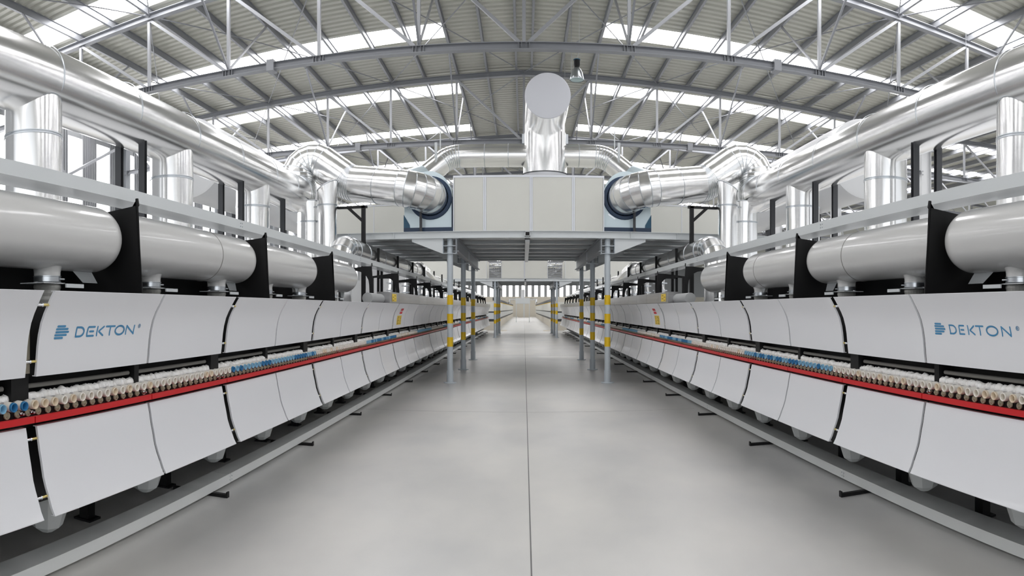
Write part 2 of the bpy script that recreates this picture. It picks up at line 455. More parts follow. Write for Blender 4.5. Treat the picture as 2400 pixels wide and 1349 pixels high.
def plate_mesh(s, arch):
    # transverse black plate: outline in (distance, height)
    out = [(2.435,1.60),(2.49,2.34),(2.492,2.352),(2.478,2.352),(2.47,2.305),(3.05,2.25),(3.05,1.60)]
    m = MB()
    if not arch:
        m.prism([(s*a, b) for a, b in out], 'y', -.006, .006)
    else:
        ar = [(2.525,1.60)]
        ar.append((2.522,1.80))
        for k in range(6):
            a = PI - (PI/2)*k/5
            ar.append((2.76+math.cos(a)*.23, 2.0+.225*math.sin(a)))
        ar.append((2.99,2.215)); ar.append((2.992,2.21))
        # left leg + arch head as quads between outer and inner outline
        outer = [(2.435,1.60),(2.448,1.78),(2.456,1.9),(2.464,2.0),(2.47,2.08),(2.475,2.15),(2.48,2.22),(2.485,2.30),(2.60,2.30),(3.05,2.25)]
        n = len(ar)
        for yy in (-.006, .006):
            v = [(s*a, yy, b) for a, b in outer[:n]]+[(s*a, yy, b) for a, b in ar]
            m.add(v, [(i, i+1, n+i+1, n+i) for i in range(n-1)])
        for ln in (outer[:n], ar):
            v = [(s*a, -.006, b) for a, b in ln]+[(s*a, .006, b) for a, b in ln]
            m.add(v, [(i, i+1, n+i+1, n+i) for i in range(n-1)])
        m.prism([(s*a, b) for a, b in ((2.485,2.30),(2.49,2.352),(2.478,2.352),(2.474,2.30))], 'y', -.006, .006)
        m.box(s*2.99, s*3.05, -.03, .03, 1.6, 2.25)
    # stiffening flange on the aisle edge
    m.add([(s*2.437,-.012,1.6),(s*2.437,.012,1.6),(s*2.492,.012,2.35),(s*2.492,-.012,2.35)], [(0,1,2,3)])
    return m.mesh('side_plate', M['black'])
def body_mesh(s):
    m = MB()
    m.box(s*2.50, s*7.2, 0, MOD, .50, 1.00)        # lower box
    m.box(s*2.56, s*7.2, 0, MOD, 1.00, 1.25)
    m.box(s*2.47, s*7.2, 0, MOD, 1.245, 1.62)
    m.box(s*2.425, s*2.50, 0, MOD, .955, 1.063)     # bearer of the support wheels
    return m.mesh('body', M['black'])
def wheel_mesh(s):
    m = MB()
    m.lathe((0,0,0), (s,0,0), [(0,-.012),(.0065,-.012),(.0065,-.006),(.011,-.006),(.011,0),(.0195,0),(.0205,.002),(.0205,.010),(.0,.012)], 16, False)
    return m
def hopper_mesh(s):
    m = MB()
    prof = [(.17,.55),(.16,.42),(.10,.24),(.04,.20),(0,.20)]
    m.lathe((s*2.74,0,0), (0,0,1), prof, 8, False)
    return m.mesh('hopper', M['hopper'])
def module(s, k):
    ya = Y0+MOD*k - (.07 if s > 0 else 0)
    near = k < 5
    if k < 0: lab = 'white panelled kiln section cut by the %s edge of the picture' % SIDE[s]
    else:
        lab = 'white panelled kiln section on the %s, %s from the camera' % (SIDE[s], nth(k).replace('nearest', 'first whole one'))
        if k == 0: lab = 'white kiln section on the %s whose upper panel bears the blue lettering' % SIDE[s]
        if k == 4: lab += ', with warning stickers'
    t = root('kiln_section', lab, 'kiln section', (sx(s, 0), ya, 0), 'kiln sections along the %s side' % SIDE[s])
    link('body', cached(('body', s), lambda: body_mesh(s)), t)
    link('roof_slab', cached(('slab', s), lambda: MB().box(s*3.0, s*7.25, 0, MOD, 1.621, 1.66).mesh('roof_slab', M['casing'])), t)
    ups = []
    for j in range(2):
        y = .042 if j == 0 else MOD/2+.0125
        ups.append(link('upper_panel', cached(('up', s), lambda: panel_mesh(s, UP, PL, True)), t, (0, y, 0)))
        link('lower_panel', cached(('lo', s), lambda: panel_mesh(s, LP, PL, False)), t, (0, y, 0))
        link('guard_bar', cached(('red', s), lambda: MB().box(s*2.326, s*2.345, 0, MOD/2-.008, 1.000, 1.034).box(s*2.345, s*2.43, .0, MOD/2-.008, 1.0, 1.004).mesh('guard_bar', M['red'])), t, (0, .004+j*MOD/2, 0))
        link('hopper', cached(('hop', s), lambda: hopper_mesh(s)), t, (0, .62-.08+j*MOD/2, 0))
        for q in ((.04,) if j else (.04, MOD/2)) + ((MOD/2-.04,) if j else ()):
            if near and not (j and q < .1): link('bolt', cached(('bolt', s), lambda: MB().lathe((0,0,0), (s,0,0), [(0,-.03),(.007,-.03),(.007,-.014),(.011,-.014),(.011,-.006),(.006,-.006),(.006,.05)], 10).mesh('bolt', M['chrome'])), t, (s*2.40, q+j*MOD/2, 1.044))
    # frame post in the wide gap, intermediate post at the thin gap
    link('frame_post', cached(('post', s), lambda: MB().box(s*2.44, s*2.56, -.066, .066, 1.06, 1.262).mesh('frame_post', M['black'])), t)
    link('frame_post', cached(('post2', s), lambda: MB().box(s*2.45, s*2.56, -.026, .026, 1.07, 1.262).mesh('frame_post', M['black'])), t, (0, MOD/2, 0))
    link('insulation_strip', cached(('ins', s), lambda: MB().box(s*2.415, s*2.47, .012, .05, 1.25, 1.53).mesh('insulation_strip', M['beige'])), t)
    link('insulation_strip', cached(('ins2', s), lambda: MB().box(s*2.425, s*2.47, -.03, .03, 1.25, 1.36).mesh('insulation_strip', M['beige'])), t, (0, MOD/2, 0))
    for yo in (.085, MOD/2+.045): link('ledge_tube', cached(('ledge', s), lambda: MB().tube((s*2.485,0,1.172), (s*2.485,MOD/2-.135,1.172), .014, 10).mesh('ledge_tube', M['darkgrey'])), t, (0, yo, 0))
    if k < 9:
        for (d, z) in ((2.262,1.62),(2.352,1.319),(2.345,.91),(2.27,.617)):
            link('spacer_pin', cached(('pin', s), lambda: MB().tube((0,-.05,0),(0,0,0),.008,10).tube((0,-.008,0),(0,0,0),.011,10).mesh('spacer_pin', M['chrome'])), t, (s*(d+.012), 0, z))
            link('spacer_pin', cached(('pin2', s), lambda: MB().tube((0,0,0),(0,.05,0),.0075,10).mesh('spacer_pin', M['brass'])), t, (s*(d+.012), 0, z), 'brass pin')
    yp = 1.14 + (.14 if (k == 1) else 0)*0
    link('side_plate', cached(('plate', s, k > 2), lambda: plate_mesh(s, k > 2)), t, (0, 1.168+(.07 if s > 0 else 0), 0))
    # feet
    for q in (.25, MOD/2+.25):
        link('foot', cached(('foot', s), lambda: MB().box(s*3.04, s*3.12, -.045, .045, .015, .52).box(s*3.0, s*3.16, -.065, .065, 0, .015).mesh('foot', M['black'])), t, (0, q, 0))
    wm = cached(('wheel', s), lambda: wheel_mesh(s).mesh('support_wheel', M['wheel']))
    for j in range(28):
        y = .04+j*MOD/28
        if ya+y < 2.15: continue
        link('support_wheel', wm, t, (s*2.413, y, 1.040))
    if 3 <= k:   # brushed cover above the panels
        a = 1.5 if k == 3 else 0
        if k == 3: me = MB().box(s*2.235, s*2.46, 1.42, MOD, 1.70, 1.885).mesh('top_cover', M['cover'])
        else: me = cached(('cov', s), lambda: MB().box(s*2.235, s*2.46, .006, MOD/2-.003, 1.70, 1.885).box(s*2.235, s*2.46, MOD/2+.003, MOD, 1.70, 1.885).mesh('top_cover', M['cover']))
        link('top_cover', me, t)
    elif k >= 0:
        link('back_screen', cached(('scr', s), lambda: MB().box(s*3.02, s*3.06, 0, MOD, 1.6, 1.96).mesh('back_screen', M['black'])), t)
    else: link('back_screen', cached(('scr', s), lambda: MB().box(s*3.02, s*3.06, 0, MOD, 1.6, 1.96).mesh('back_screen', M['black'])), t)
    return t, ups
mods = {}
for s in (-1, 1):
    for k in range(-1, NM):
        mods[s, k] = module(s, k)

# --- lettering and stickers on the panels
def stroke_mesh(s, P, strokes, wdt, ymap, z0, h, parent_loc, name, material, off=.0007):
    """flat rounded strokes lying on the curved panel; ymap(u)->world depth, v in 0..1 -> height"""
    m = MB()
    def place(y, z, o):
        return (sx(s, prof_x(P, z)) - s*o - parent_loc[0], y-parent_loc[1], z-parent_loc[2])
    cnt = 0
    for st in strokes:
        pts = [(ymap(u), z0+v*h) for u, v in st]
        for (a, b) in zip(pts, pts[1:]):
            d = Vector((b[0]-a[0], b[1]-a[1])); 
            if d.length < 1e-6: continue
            d.normalize(); n = Vector((-d.y, d.x))*wdt/2
            nseg = 3; cnt += 1; oo = off+cnt*.00006
            L = []; R = []
            for i in range(nseg+1):
                t = i/nseg; c = Vector(a).lerp(Vector(b), t); L.append(c+n); R.append(c-n)
            v = [place(p.x, p.y, oo) for p in L]+[place(p.x, p.y, oo) for p in R]
            m.add(v, [(i, i+1, nseg+2+i, nseg+1+i) for i in range(nseg)])
        for p in pts:
            cnt += 1; oo = off+cnt*.00006
            ring = [place(p[0]+math.cos(2*PI*i/10)*wdt/2, p[1]+math.sin(2*PI*i/10)*wdt/2, oo) for i in range(10)]
            m.add(ring, [tuple(range(10))])
    return m.mesh(name, material, False)
def arcp(cx, cy, rx, ry, a0, a1, n=12):
    return [(cx+rx*math.cos(math.radians(a0+(a1-a0)*i/n)), cy+ry*math.sin(math.radians(a0+(a1-a0)*i/n))) for i in range(n+1)]
def LET(c):
    if c == 'D': return [[(0,0),(0,1),(.4,1)]+arcp(.4,.5,.5,.5,90,-90)+[(0,0)]]
    if c == 'E': return [[(.85,1),(.1,1),(.02,.85),(.02,.55)], [(.0,.45),(.0,0),(.8,0)], [(.3,.5),(.75,.5)]]
    if c == 'K': return [[(0,0),(0,1)], [(.85,1),(.25,.5),(.25,.46),(.85,0)]]
    if c == 'T': return [[(0,1),(1,1)], [(.5,1),(.5,0)]]
    if c == 'O': return [arcp(.5,.5,.5,.52,0,360,20)]
    if c == 'N': return [[(0,0),(0,1),(.85,0),(.85,1)]]
def y_of(s, x, d=2.335): return sx(s, d)/math.tan((x-CX)/F)
for s in (-1, 1):
    t, ups = mods[s, 0]
    up = ups[0]
    ploc = (sx(s, 0), t.location.y+up.location.y, 0)
    if s < 0: lx = {'D': (177,197), 'E': (203,222), 'K': (226,243), 'T': (246,266), 'O': (268.5,289), 'N': (294,315)}; lz, lh = 1.442, .052
    else: lx = {'D': (2228,2244), 'E': (2250,2264), 'K': (2271,2288), 'T': (2290,2307), 'O': (2314,2340), 'N': (2350,2374)}; lz, lh = 1.444, .052
    for c, (a, b) in lx.items():
        ya, yb = y_of(s, a), y_of(s, b)
        strokes = [[(ya+(yb-ya)*u, v) for u, v in st] for st in LET(c)]
        link('letter', stroke_mesh(s, UP, strokes, .0118 if s < 0 else .0105, lambda u: u, lz, lh, ploc, 'letter', M['logo']), up, label='blue letter %s' % c)
    # emblem: five rounded bars, stepped
    bars = [(.12,.68,1.0), (.06,.92,.77), (.06,1.0,.52), (.02,.86,.27), (.0,.58,.03)]
    ax, bx = (128, 158) if s < 0 else (2193, 2216)
    ya, yb = y_of(s, ax), y_of(s, bx)
    st = [[(ya+(yb-ya)*a, v), (ya+(yb-ya)*b, v)] for a, b, v in bars]
    link('emblem', stroke_mesh(s, UP, st, .0125, lambda u: u, 1.437, .066, ploc, 'emblem', M['logo'], .0007), up, label='blue emblem of five stacked bars')
    rc = y_of(s, 323.3 if s < 0 else 2388)
    rs = [[(rc+.012*math.cos(a*PI/8), .5+.5*math.sin(a*PI/8)) for a in range(17)],
          [(rc-(-s)*.004*1, .25), (rc-(-s)*.004, .75), (rc+(-s)*.003, .72), (rc+(-s)*.003, .55), (rc-(-s)*.004, .5), (rc+(-s)*.004, .25)]]
    link('registered_mark', stroke_mesh(s, UP, rs, .003, lambda u: u, 1.478, .024, ploc, 'registered_mark', M['logo'], .0007), up)
    # stickers, tenth panel
    t, ups = mods[s, 4]; up = ups[0]
    ploc = (sx(s, 0), t.location.y+up.location.y, 0)
    def sticker(nm, y0, y1, z0, z1, m, off, par=up, pl=ploc, P=UP, flat=None):
        q = MB(); n = 5; v = []
        for i in range(n+1):
            z = z0+(z1-z0)*i/n; X = (sx(s, prof_x(P, z)) if flat is None else sx(s, flat)) - s*off - pl[0]
            v += [(X, y0-pl[1], z), (X, y1-pl[1], z)]
        q.add(v, [(2*i, 2*i+1, 2*i+3, 2*i+2) for i in range(n)])
        return link(nm, q.mesh(nm, m, False), par)
    yy = 11.63
    sticker('red_sticker', yy+.10, yy+.42, 1.49, 1.61, M['sticker_w'], .002)
    for q in range(2): sticker('sticker_print', yy+.13, yy+.39, 1.50+q*.058, 1.545+q*.058, M['sticker_r'], .003)
    sticker('yellow_sticker', yy, yy+.42, 1.30, 1.47, M['sticker_y'], .002)
    for q in range(5): sticker('sticker_print', yy+.05, yy+(.16 if q % 2 else .2), 1.315+q*.03, 1.327+q*.03, M['ink'], .003)
    for q in range(5): sticker('sticker_print', yy+.25, yy+.38, 1.315+q*.03, 1.323+q*.03, M['ink'], .003)
    t3, _ = mods[s, 3]; cov = [c for c in t3.children if c.name.startswith('top_cover')][0]
    pl3 = (sx(s, 0), t3.location.y, 0); yc = t3.location.y+1.42
    sticker('yellow_sticker', yc+.18, yc+.55, 1.725, 1.855, M['sticker_y'], .003, cov, pl3, UP, 2.235)
    for q in range(4): sticker('sticker_print', yc+.22+(q % 2)*.15, yc+.34+(q % 2)*.15, 1.74+q*.027, 1.75+q*.027, M['ink'], .004, cov, pl3, UP, 2.235)

# --- roller ends
def cup_mesh(s, outer, inner):
    m = MB(); m.lathe((0,0,0), (-s,0,0), [(.016,-.012),(.0235,-.010),(.0255,-.004),(.0258,.040),(.0245,.052)], 20)
    me = m.mesh('cup', outer)
    me.materials.append(inner)
    q = MB(); q.lathe((0,0,0), (-s,0,0), [(.0258,.040),(.0248,.054),(.0225,.056),(.0195,.052),(.0185,.020),(0,.018)], 20)
    a = q.mesh('cup_mouth', inner)
    return me, a
cups = {}
for s in (-1, 1):
    for c, (o_, i_) in {'white': ('cup','cup_in'), 'tan': ('cup','cup_tan'), 'dark blue': ('cup','cup_blue'), 'pale blue': ('cup','cup_pale')}.items():
        cups[s, c] = cup_mesh(s, M[o_], M[i_])
    cups[s, 'shaft'] = MB().tube((s*.005,0,0), (s*.13,0,0), .019, 12).mesh('shaft', M['shaft'])
white_rim = {s: MB().lathe((0,0,0), (-s,0,0), [(.0258,.046),(.0252,.055),(.0222,.057),(.0192,.053)], 20).mesh('rim', M['cup']) for s in (-1, 1)}
for s in (-1, 1):
    cnt = 0; rest = MB(); restb = MB()
    k = -1; along = {}
    for k in range(-1, NM):
        ya = Y0+MOD*k-(.07 if s > 0 else 0)
        for j in range(28):
            y = ya+.04+j*MOD/28
            if y < 2.10: continue
            ph = ((y-.2) % 4.62) < 2.24
            c = random.choice(['dark blue','dark blue','pale blue','pale blue']) if ph else ('tan' if random.random() < .22 else 'white')
            zc = 1.088+random.uniform(-.001, .001)
            if cnt < 150:
                pan = int((y-Y0)//(MOD/2)) if y > Y0 else -1
                desc = {'white': 'white-rimmed cream', 'tan': 'tan-stained cream', 'dark blue': 'dark blue', 'pale blue': 'pale blue'}[c]
                where = ('at the %s picture edge' % SIDE[s]) if pan < 0 else 'under the %s upper panel from the camera' % nth(pan).replace('nearest', 'first')
                g = 'roller ends of the %s kiln' % SIDE[s]; along[pan] = along.get(pan, -1)+1
                t = root('kiln_roller', '%s roller, %s one %s %s' % (desc, nth(along[pan]), where.replace('picture edge', 'edge').replace('the ', 'the %s ' % SIDE[s] if pan >= 0 else 'the ', 1).replace(' from the camera', ''), ''), 'roller', (sx(s, 2.415), y, zc), g)
                link('cup', cups[s, c][0], t); mm = link('cup_mouth', cups[s, c][1], t)
                if c == 'white': link('rim', white_rim[s], t)
                link('shaft', cups[s, 'shaft'], t)
                cnt += 1
            else:
                (restb if ph else rest).lathe((sx(s, 2.415), y, zc), (-s,0,0), [(.019,-.1),(.019,-.012),(.0255,-.004),(.0255,.052),(.019,.052),(.0185,.03),(0,.03)], 10)
    o = link('kiln_roller_row', rest.mesh('kiln_roller_row', M['cup']))
    tag(o, 'distant row of white roller ends along the %s kiln' % SIDE[s], 'rollers', None, 'stuff')
    o = link('kiln_roller_row', restb.mesh('kiln_roller_row', M['cup_pale']))
    tag(o, 'distant runs of blue roller ends along the %s kiln' % SIDE[s], 'rollers', None, 'stuff')
    # ceramic fibre packing behind the cups: lumpy tufts
    fb = MB(); random.seed(3+s)
    y = 2.0
    while y < Y0+MOD*NM:
        step = random.uniform(.018,.034) if y < 14 else .12
        fb.lathe((sx(s, 2.478)+s*random.uniform(-.006,.008), y, 1.113+random.uniform(-.006,.006)), (0,1,0), [(0,-step*1.3),(.020,-step),(.027+random.uniform(-.004,.007),-.2*step),(.026+random.uniform(-.004,.006),.4*step),(.02,step),(0,step*1.3)], 7)
        y += step
    tag(link('fibre_packing', fb.mesh('fibre_packing', M['fibre'])), 'white ceramic fibre packing tufted along the %s kiln roller slot' % SIDE[s], 'fibre packing', None, 'stuff')

# --- overhead rail and floor gutter
for s in (-1, 1):
    X = lambda d: sx(s, d)
    t = root('overhead_rail', 'long pale grey box rail above the %s row of white tanks' % SIDE[s], 'rail', (X(2.7), 2, 2.36))
    W('rail_channel', MB().box(X(2.60), X(2.615), 1.0, 42, 2.360, 2.432).box(X(2.60), X(2.84), 1.0, 42, 2.354, 2.360).box(X(2.60), X(2.63), 1.0, 42, 2.432, 2.441).box(X(2.825), X(2.84), 1, 42, 2.360, 2.40), M['rail'], t)
    for i in range(9):
        y = 5.5+4.44*i
        for dy in (-.02, .02):
            for dz in (2.38, 2.41): W('joint_bolt', MB().tube((X(2.599), y+dy, dz), (X(2.593), y+dy, dz), .005, 8), M['zinc'], t)
    gd = (2.564, 2.755) if s < 0 else (2.67, 2.90)
    t = root('floor_gutter', 'low grey metal gutter box along the floor in front of the %s kiln' % SIDE[s], 'gutter', (X(gd[0]), 3, 0))
    def prof_g():
        a, b = gd
        return [(X(a), .030), (X(a), .112), (X(a+.012), .112), (X(a+.014), .106), (X(b), .104), (X(b), .03)]
    for i in range(10):
        y0_ = .8+4.4*i
        W('gutter_section', MB().prism(prof_g(), 'y', y0_, y0_+4.395), M['gutter'], t)
        y = y0_+4.4
        for dy in (-.02, .02):
            for dz in (.055, .085): W('joint_bolt', MB().tube((X(gd[0])-s*.0, y+dy, dz), (X(gd[0])-s*.004, y+dy, dz), .005, 8), M['zinc'], t)
    tip = 2.415 if s < 0 else 2.42
    for i in range(18):
        y = 4.85+2.225*i-(.06 if s > 0 else 0)
        W('bracket_foot', MB().box(X(tip), X(2.95), y-.02, y+.02, .001, .030).box(X(tip), X(tip+.012), y-.02, y+.02, .03, .05), M['black'], t)

# --- white tanks between the plates
TX, TZ, TR = 2.72, 2.065, .222
zz = lambda z: 1.6+(z-1.6)*1.073
def tank(s, y0_, y1_, spouts, seam, lab):
    X = lambda d: sx(s, d)
    t = root('air_tank', lab, 'tank', (X(TX), (y0_+y1_)/2, TZ), 'white tanks above the %s kiln' % SIDE[s])
    L = y1_-y0_; c = .21
    prof = [(0, 0), (TR, 0)]; prof2 = [(0, 0)]
    for i in range(1, 11): a = PI/2*i/10; prof2.append((TR*math.sin(a), c*(1-math.cos(a))))
    prof2 = [(r, L-h) for r, h in prof2[::-1]]
    W('shell', MB().lathe((X(TX), y0_, TZ), (0,1,0), prof+prof2, 48), M['tank'], t)
    if seam:
        W('seam_band', MB().lathe((X(TX), seam, TZ), (0,1,0), [(TR-.001,-.006),(TR+.002,-.004),(TR+.002,.004),(TR-.001,.006)], 48), M['darkgrey'], t)
    for y in spouts:
        sp = W('spout', MB().lathe((X(TX), y, 0), (0,0,1), [(.098,TZ-.2),(.087,TZ-.222),(.084,TZ-.24),(.084,zz(1.762))], 24), M['tank'], t)
        a = MB().lathe((X(TX), y, 0), (0,0,1), [(.084,zz(1.790)),(.089,zz(1.790)),(.089,zz(1.786)),(.086,zz(1.784)),(.086,zz(1.757)),(.090,zz(1.753))], 24)
        a.tube((X(TX)-s*.08, y+.03, zz(1.772)), (X(TX)-s*.08, y+.07, zz(1.772)), .005, 8)
        W('hose_clamp', a, M['zinc'], sp)
        W('damper_plate', MB().box(X(TX-.10), X(TX+.10), y-.14, y+.12, zz(1.744), zz(1.749)), M['rail'], sp)
        W('damper_bracket', MB().box(X(TX-.125), X(TX-.115), y+.04, y+.21, zz(1.722), zz(1.748)).box(X(TX-.125), X(TX-.06), y+.04, y+.21, zz(1.745), zz(1.748)), M['rail'], sp)
        h = MB(); pr = []
        for i in range(17): pr.append((.084-(i*.0012)+(.005 if i % 2 else 0), zz(1.742)-i*.019))
        h.lathe((X(TX), y, 0), (0,0,1), pr, 24, False); W('flexible_hose', h, M['hose'], sp)
    yg = y1_-.32
    W('support_gusset', MB().add([(X(TX-.02), yg-.1, 1.85), (X(TX-.02), yg+.10, 1.85), (X(TX+.02), yg+.22, 1.775), (X(TX+.02), yg+.06, 1.775)], [(0,1,2,3)]), M['rail'], t)
for s in (-1, 1):
    tank(s, .9, 3.585, [1.84, 2.95], 2.2, 'white glossy tank cut by the %s picture edge, above the first panels' % SIDE[s])
    tank(s, 3.612, 5.79, [4.11, 5.22], 4.92, 'second white tank from the %s edge, with a dark seam band' % SIDE[s])
    tank(s, 5.832, 7.64, [6.34, 7.42], 7.1 if s > 0 else None, 'third white tank from the %s edge, between two black plates' % SIDE[s])
    tank(s, 8.052, 9.58, [8.77], None, 'smallest and farthest white tank on the %s, its rounded end before the open arches' % SIDE[s])
    X = lambda d: sx(s, d)
    t = root('silver_header', 'short silver cylinder between the last tank and the grey cover, %s side' % SIDE[s], 'pipe', (X(2.44), 9.9, 1.74))
    W('pipe_shell', MB().lathe((X(2.40), 9.62, 1.765), (0,1,0), [(0,0),(.085,0),(.085,.86),(.06,.90),(0,.90)], 24), M['dullzinc'], t)

# ================================================================ main ducts, risers and stands
DX, DZ, DR = 4.9, 4.13, .388
def duct_thing(name, label, cat, pts, r, matl, seams=(), group=None, loc=None, par=None):
    sh, sb = duct_mesh(pts, r, extra=seams)
    t = root(name, label, cat, loc or tuple(pts[0]), group)
    W('shell', sh, matl, t)
    for q_ in sb: W('seam_ring', q_, M['zinc'], t)
    return t
for s in (-1, 1):
    X = lambda d: sx(s, d)
    # main duct + S bend over to the fan
    path = [(X(DX), -3.5, DZ), (X(DX), 13.42, DZ-.03), (X(5.12), 13.70, 5.36), (X(3.78), 13.55, 4.36), (X(2.10), 13.17, 4.07), (X(2.04), 13.90, 4.02)]
    pts = rounded(path, [.38, .35, .5, .44], 6)
    seams = [((X(DX), y, DZ), (0,1,0)) for y in (-1, .8, 2.2, 3.68, 5.17, 6.66, 8.16, 9.65, 11.15, 12.3)]
    d = (Vector(path[4])-Vector(path[3])).normalized()
    for q in (.72,): seams.append((tuple(Vector(path[3])+d*q), tuple(d)))
    duct_thing('main_duct', 'huge silver clad duct sweeping along the %s kiln and bending to the fan' % SIDE[s], 'duct', pts, DR, M['clad_y'], seams)
    # longitudinal joint line under the duct
    # risers
    for i, (y, nm, xd, r) in enumerate(((5.09, 'first', DX, .318), (7.98, 'second', DX, .318), (10.87, 'third', DX, .318), (13.05, 'fourth', 4.14, .215), (13.22, 'fifth', 4.6, .27))):
        t = root('riser_pipe', '%s vertical silver pipe under the %s duct, counted from the camera' % (nm, SIDE[s]), 'pipe', (X(xd), y, 1.62), 'vertical silver pipes, %s side' % SIDE[s])
        seg = 40; m = MB(); top = []; bot = []; lip = []
        for k in range(seg):
            a = 2*PI*k/seg; dx = r*math.cos(a); dy = r*math.sin(a)
            zt = DZ - math.sqrt(max(DR**2-dx**2, .0)) + .0
            if i == 3: zt = 4.22 - .11*s*dx/r
            if i == 4: zt = 3.93
            top.append((X(xd)+dx, y+dy, zt)); bot.append((X(xd)+dx, y+dy, 1.62))
        m.add(top+bot, [(k, (k+1) % seg, seg+(k+1) % seg, seg+k) for k in range(seg)], True)
        W('shell', m, M['clad_z'], t)
        lp = MB()
        for k in range(seg): lp.tube(top[k], top[(k+1) % seg], .011, 6, caps=False)
        W('saddle_lip', lp, M['zinc'], t)
        W('seam_ring', MB().lathe((X(xd), y, 3.8 if i == 3 else 3.48), (0,0,1), [(r,-.02),(r+.008,-.017),(r+.008,-.006),(r+.001,-.003),(r+.001,.003),(r+.008,.006),(r+.008,.017),(r,.02)], seg), M['zinc'], t)
        for q in range(8): W('rivet', MB().lathe((X(xd)-s*r*.90, y+r*.42, 1.9+q*.25), (-s*.9,.42,0), [(0,.004),(.006,.003),(.007,0)], 8), M['zinc'], t)
    # stands with saddle
    for i, (y, nm) in enumerate(((6.95, 'first'), (9.95, 'second'), (11.9, 'third'))):
        t = root('duct_stand', '%s black steel stand carrying the %s duct, counted from the camera' % (nm, SIDE[s]), 'stand', (X(DX), y, 1.62), 'black stands under the %s duct' % SIDE[s])
        for q in (-.19, .19): W('leg', MB().ibeam((X(DX+q), y, 1.62), (X(DX+q), y, 3.80), .09, .07, .01), M['char'], t)
        m = MB(); n = 9
        for k in range(n):
            a0 = math.radians(-90-32+64*k/n); a1 = math.radians(-90-32+64*(k+1)/n)
            m.bar((X(DX)+DR*math.cos(a0), y, DZ+DR*math.sin(a0)-.004), (X(DX)+DR*math.cos(a1), y, DZ+DR*math.sin(a1)-.004), .1, .012, (0,0,1))
        W('saddle', m, M['char'], t)
        W('cross_beam', MB().box(X(DX-.2), X(DX+.2), y-.035, y+.035, 2.45, 2.52), M['char'], t)
    t = root('duct_stand', 'tall black post with diagonal strut below the %s crossing duct' % SIDE[s], 'stand', (X(3.38), 13.2, 1.62))
    W('leg', MB().box(X(3.34), X(3.42), 13.16, 13.24, 1.62, 3.78), M['black'], t)
    W('strut', MB().bar((X(3.38), 13.2, 3.45), (X(3.72), 13.2, 3.76), .06, .06), M['black'], t)
    W('head_beam', MB().box(X(3.3), X(3.95), 13.16, 13.24, 3.74, 3.79), M['black'], t)
    t = root('duct_stand', 'short black post on the platform under the %s fan inlet duct' % SIDE[s], 'stand', (X(2.22), 13.55, 3.26))
    W('leg', MB().tube((X(2.22), 13.66, 3.26), (X(2.22), 13.66, 3.72), .03, 12).box(X(2.16), X(2.28), 13.62, 13.72, 3.257, 3.27), M['char'], t)
    # big grey casing further out
    t = root('flue_drum', 'large plain grey cylinder behind the %s duct and vertical pipes' % SIDE[s], 'drum', (X(8), 14, 4.3))
    W('shell', MB().lathe((X(8), 13.8, 5.35), (0,1,0), [(0,0),(.94,0),(1,.03),(1,9),(0,9)], 48), M['casing'], t)
    for xx in (7.6, 8.3):
        for yy in (17.2, 21.2): W('leg', MB().box(X(xx), X(xx+.15), yy, yy+.15, 0, 4.6), M['char'], t)
    # second duct behind the platform
    path = [(X(3.5), 11.75, 1.66), (X(3.5), 11.75, 2.79), (X(3.5), 21.2, 2.79), (X(3.42), 22.3, 2.62), (X(3.42), 24.5, 2.62)]
    sh, sb = duct_mesh(rounded(path, [.5, .6, .6], 4), .25, extra=[((X(3.5), y, 2.79), (0,1,0)) for y in (12.6,13.4,14.9,16.4,17.9,19.4,20.3)])
    t = root('rear_duct', 'lower silver duct passing under the platform above the %s kiln' % SIDE[s], 'duct', (X(3.5), 11.75, 1.66))
    W('shell', sh, M['clad_y'], t); [W('seam_ring', q_, M['zinc'], t) for q_ in sb]
    W('elbow_jacket', MB().lathe((X(3.47), 21.5, 2.74), (0,.98,-.12), [(.25,-.95),(.31,-.8),(.35,0),(.33,1.3),(.24,1.5)], 16, False), M['clad_x'], t, 'wrapped silver swelling')
    W('leg', MB().box(X(3.48), X(3.54), 15.5, 15.56, 1.62, 2.56), M['black'], t); W('leg', MB().box(X(3.48), X(3.54), 19.9, 19.96, 1.62, 2.56), M['black'], t)
    path = [(X(3.45), 24.6, 2.68), (X(3.45), 43, 2.68)]
    sh, sb = duct_mesh(path, .20, extra=[((X(3.45), y, 2.68), (0,1,0)) for y in (26,28,30,32,34,36,38,40)])
    t = root('rear_duct', 'distant thin silver duct above the far part of the %s kiln' % SIDE[s], 'duct', (X(3.45), 25, 2.5))
    W('shell', sh, M['clad_y'], t); [W('seam_ring', q_, M['zinc'], t) for q_ in sb]; W('leg', MB().box(X(3.42), X(3.48), 36, 36.07, 1.62, 2.5), M['black'], t)
    # flanged riser pipes behind the arches
    for i in range(9):
        y = 17.19+2.22*i
        t = root('flanged_pipe', 'flanged silver pipe behind the %s arched plates, %s one' % (SIDE[s], nth(i)), 'pipe', (X(3.55), y, 1.62), 'flanged pipes behind the %s arches' % SIDE[s])
        W('shell', MB().lathe((X(3.55), y, 0), (0,0,1), [(.15,1.62),(.15,2.12),(.13,2.16),(.13,2.56)], 20), M['clad_z'], t)
        for z in (1.82, 2.10, 2.30): W('flange', MB().lathe((X(3.55), y, z), (0,0,1), [(.14,-.015),(.20,-.012),(.20,.012),(.14,.015)], 20), M['zinc'], t)
    for i in range(9):
        y = 13.9+2.22*i
        t = root('black_post', 'slim black post behind the %s arched plates, %s one' % (SIDE[s], nth(i)), 'post', (X(3.05), y, 1.62), 'slim posts behind the %s arches' % SIDE[s])
        W('shaft', MB().box(X(3.2), X(3.25), y, y+.05, 1.62, 2.95), M['black'], t); W('arm', MB().box(X(2.9), X(3.25), y, y+.05, 2.27, 2.31), M['black'], t)

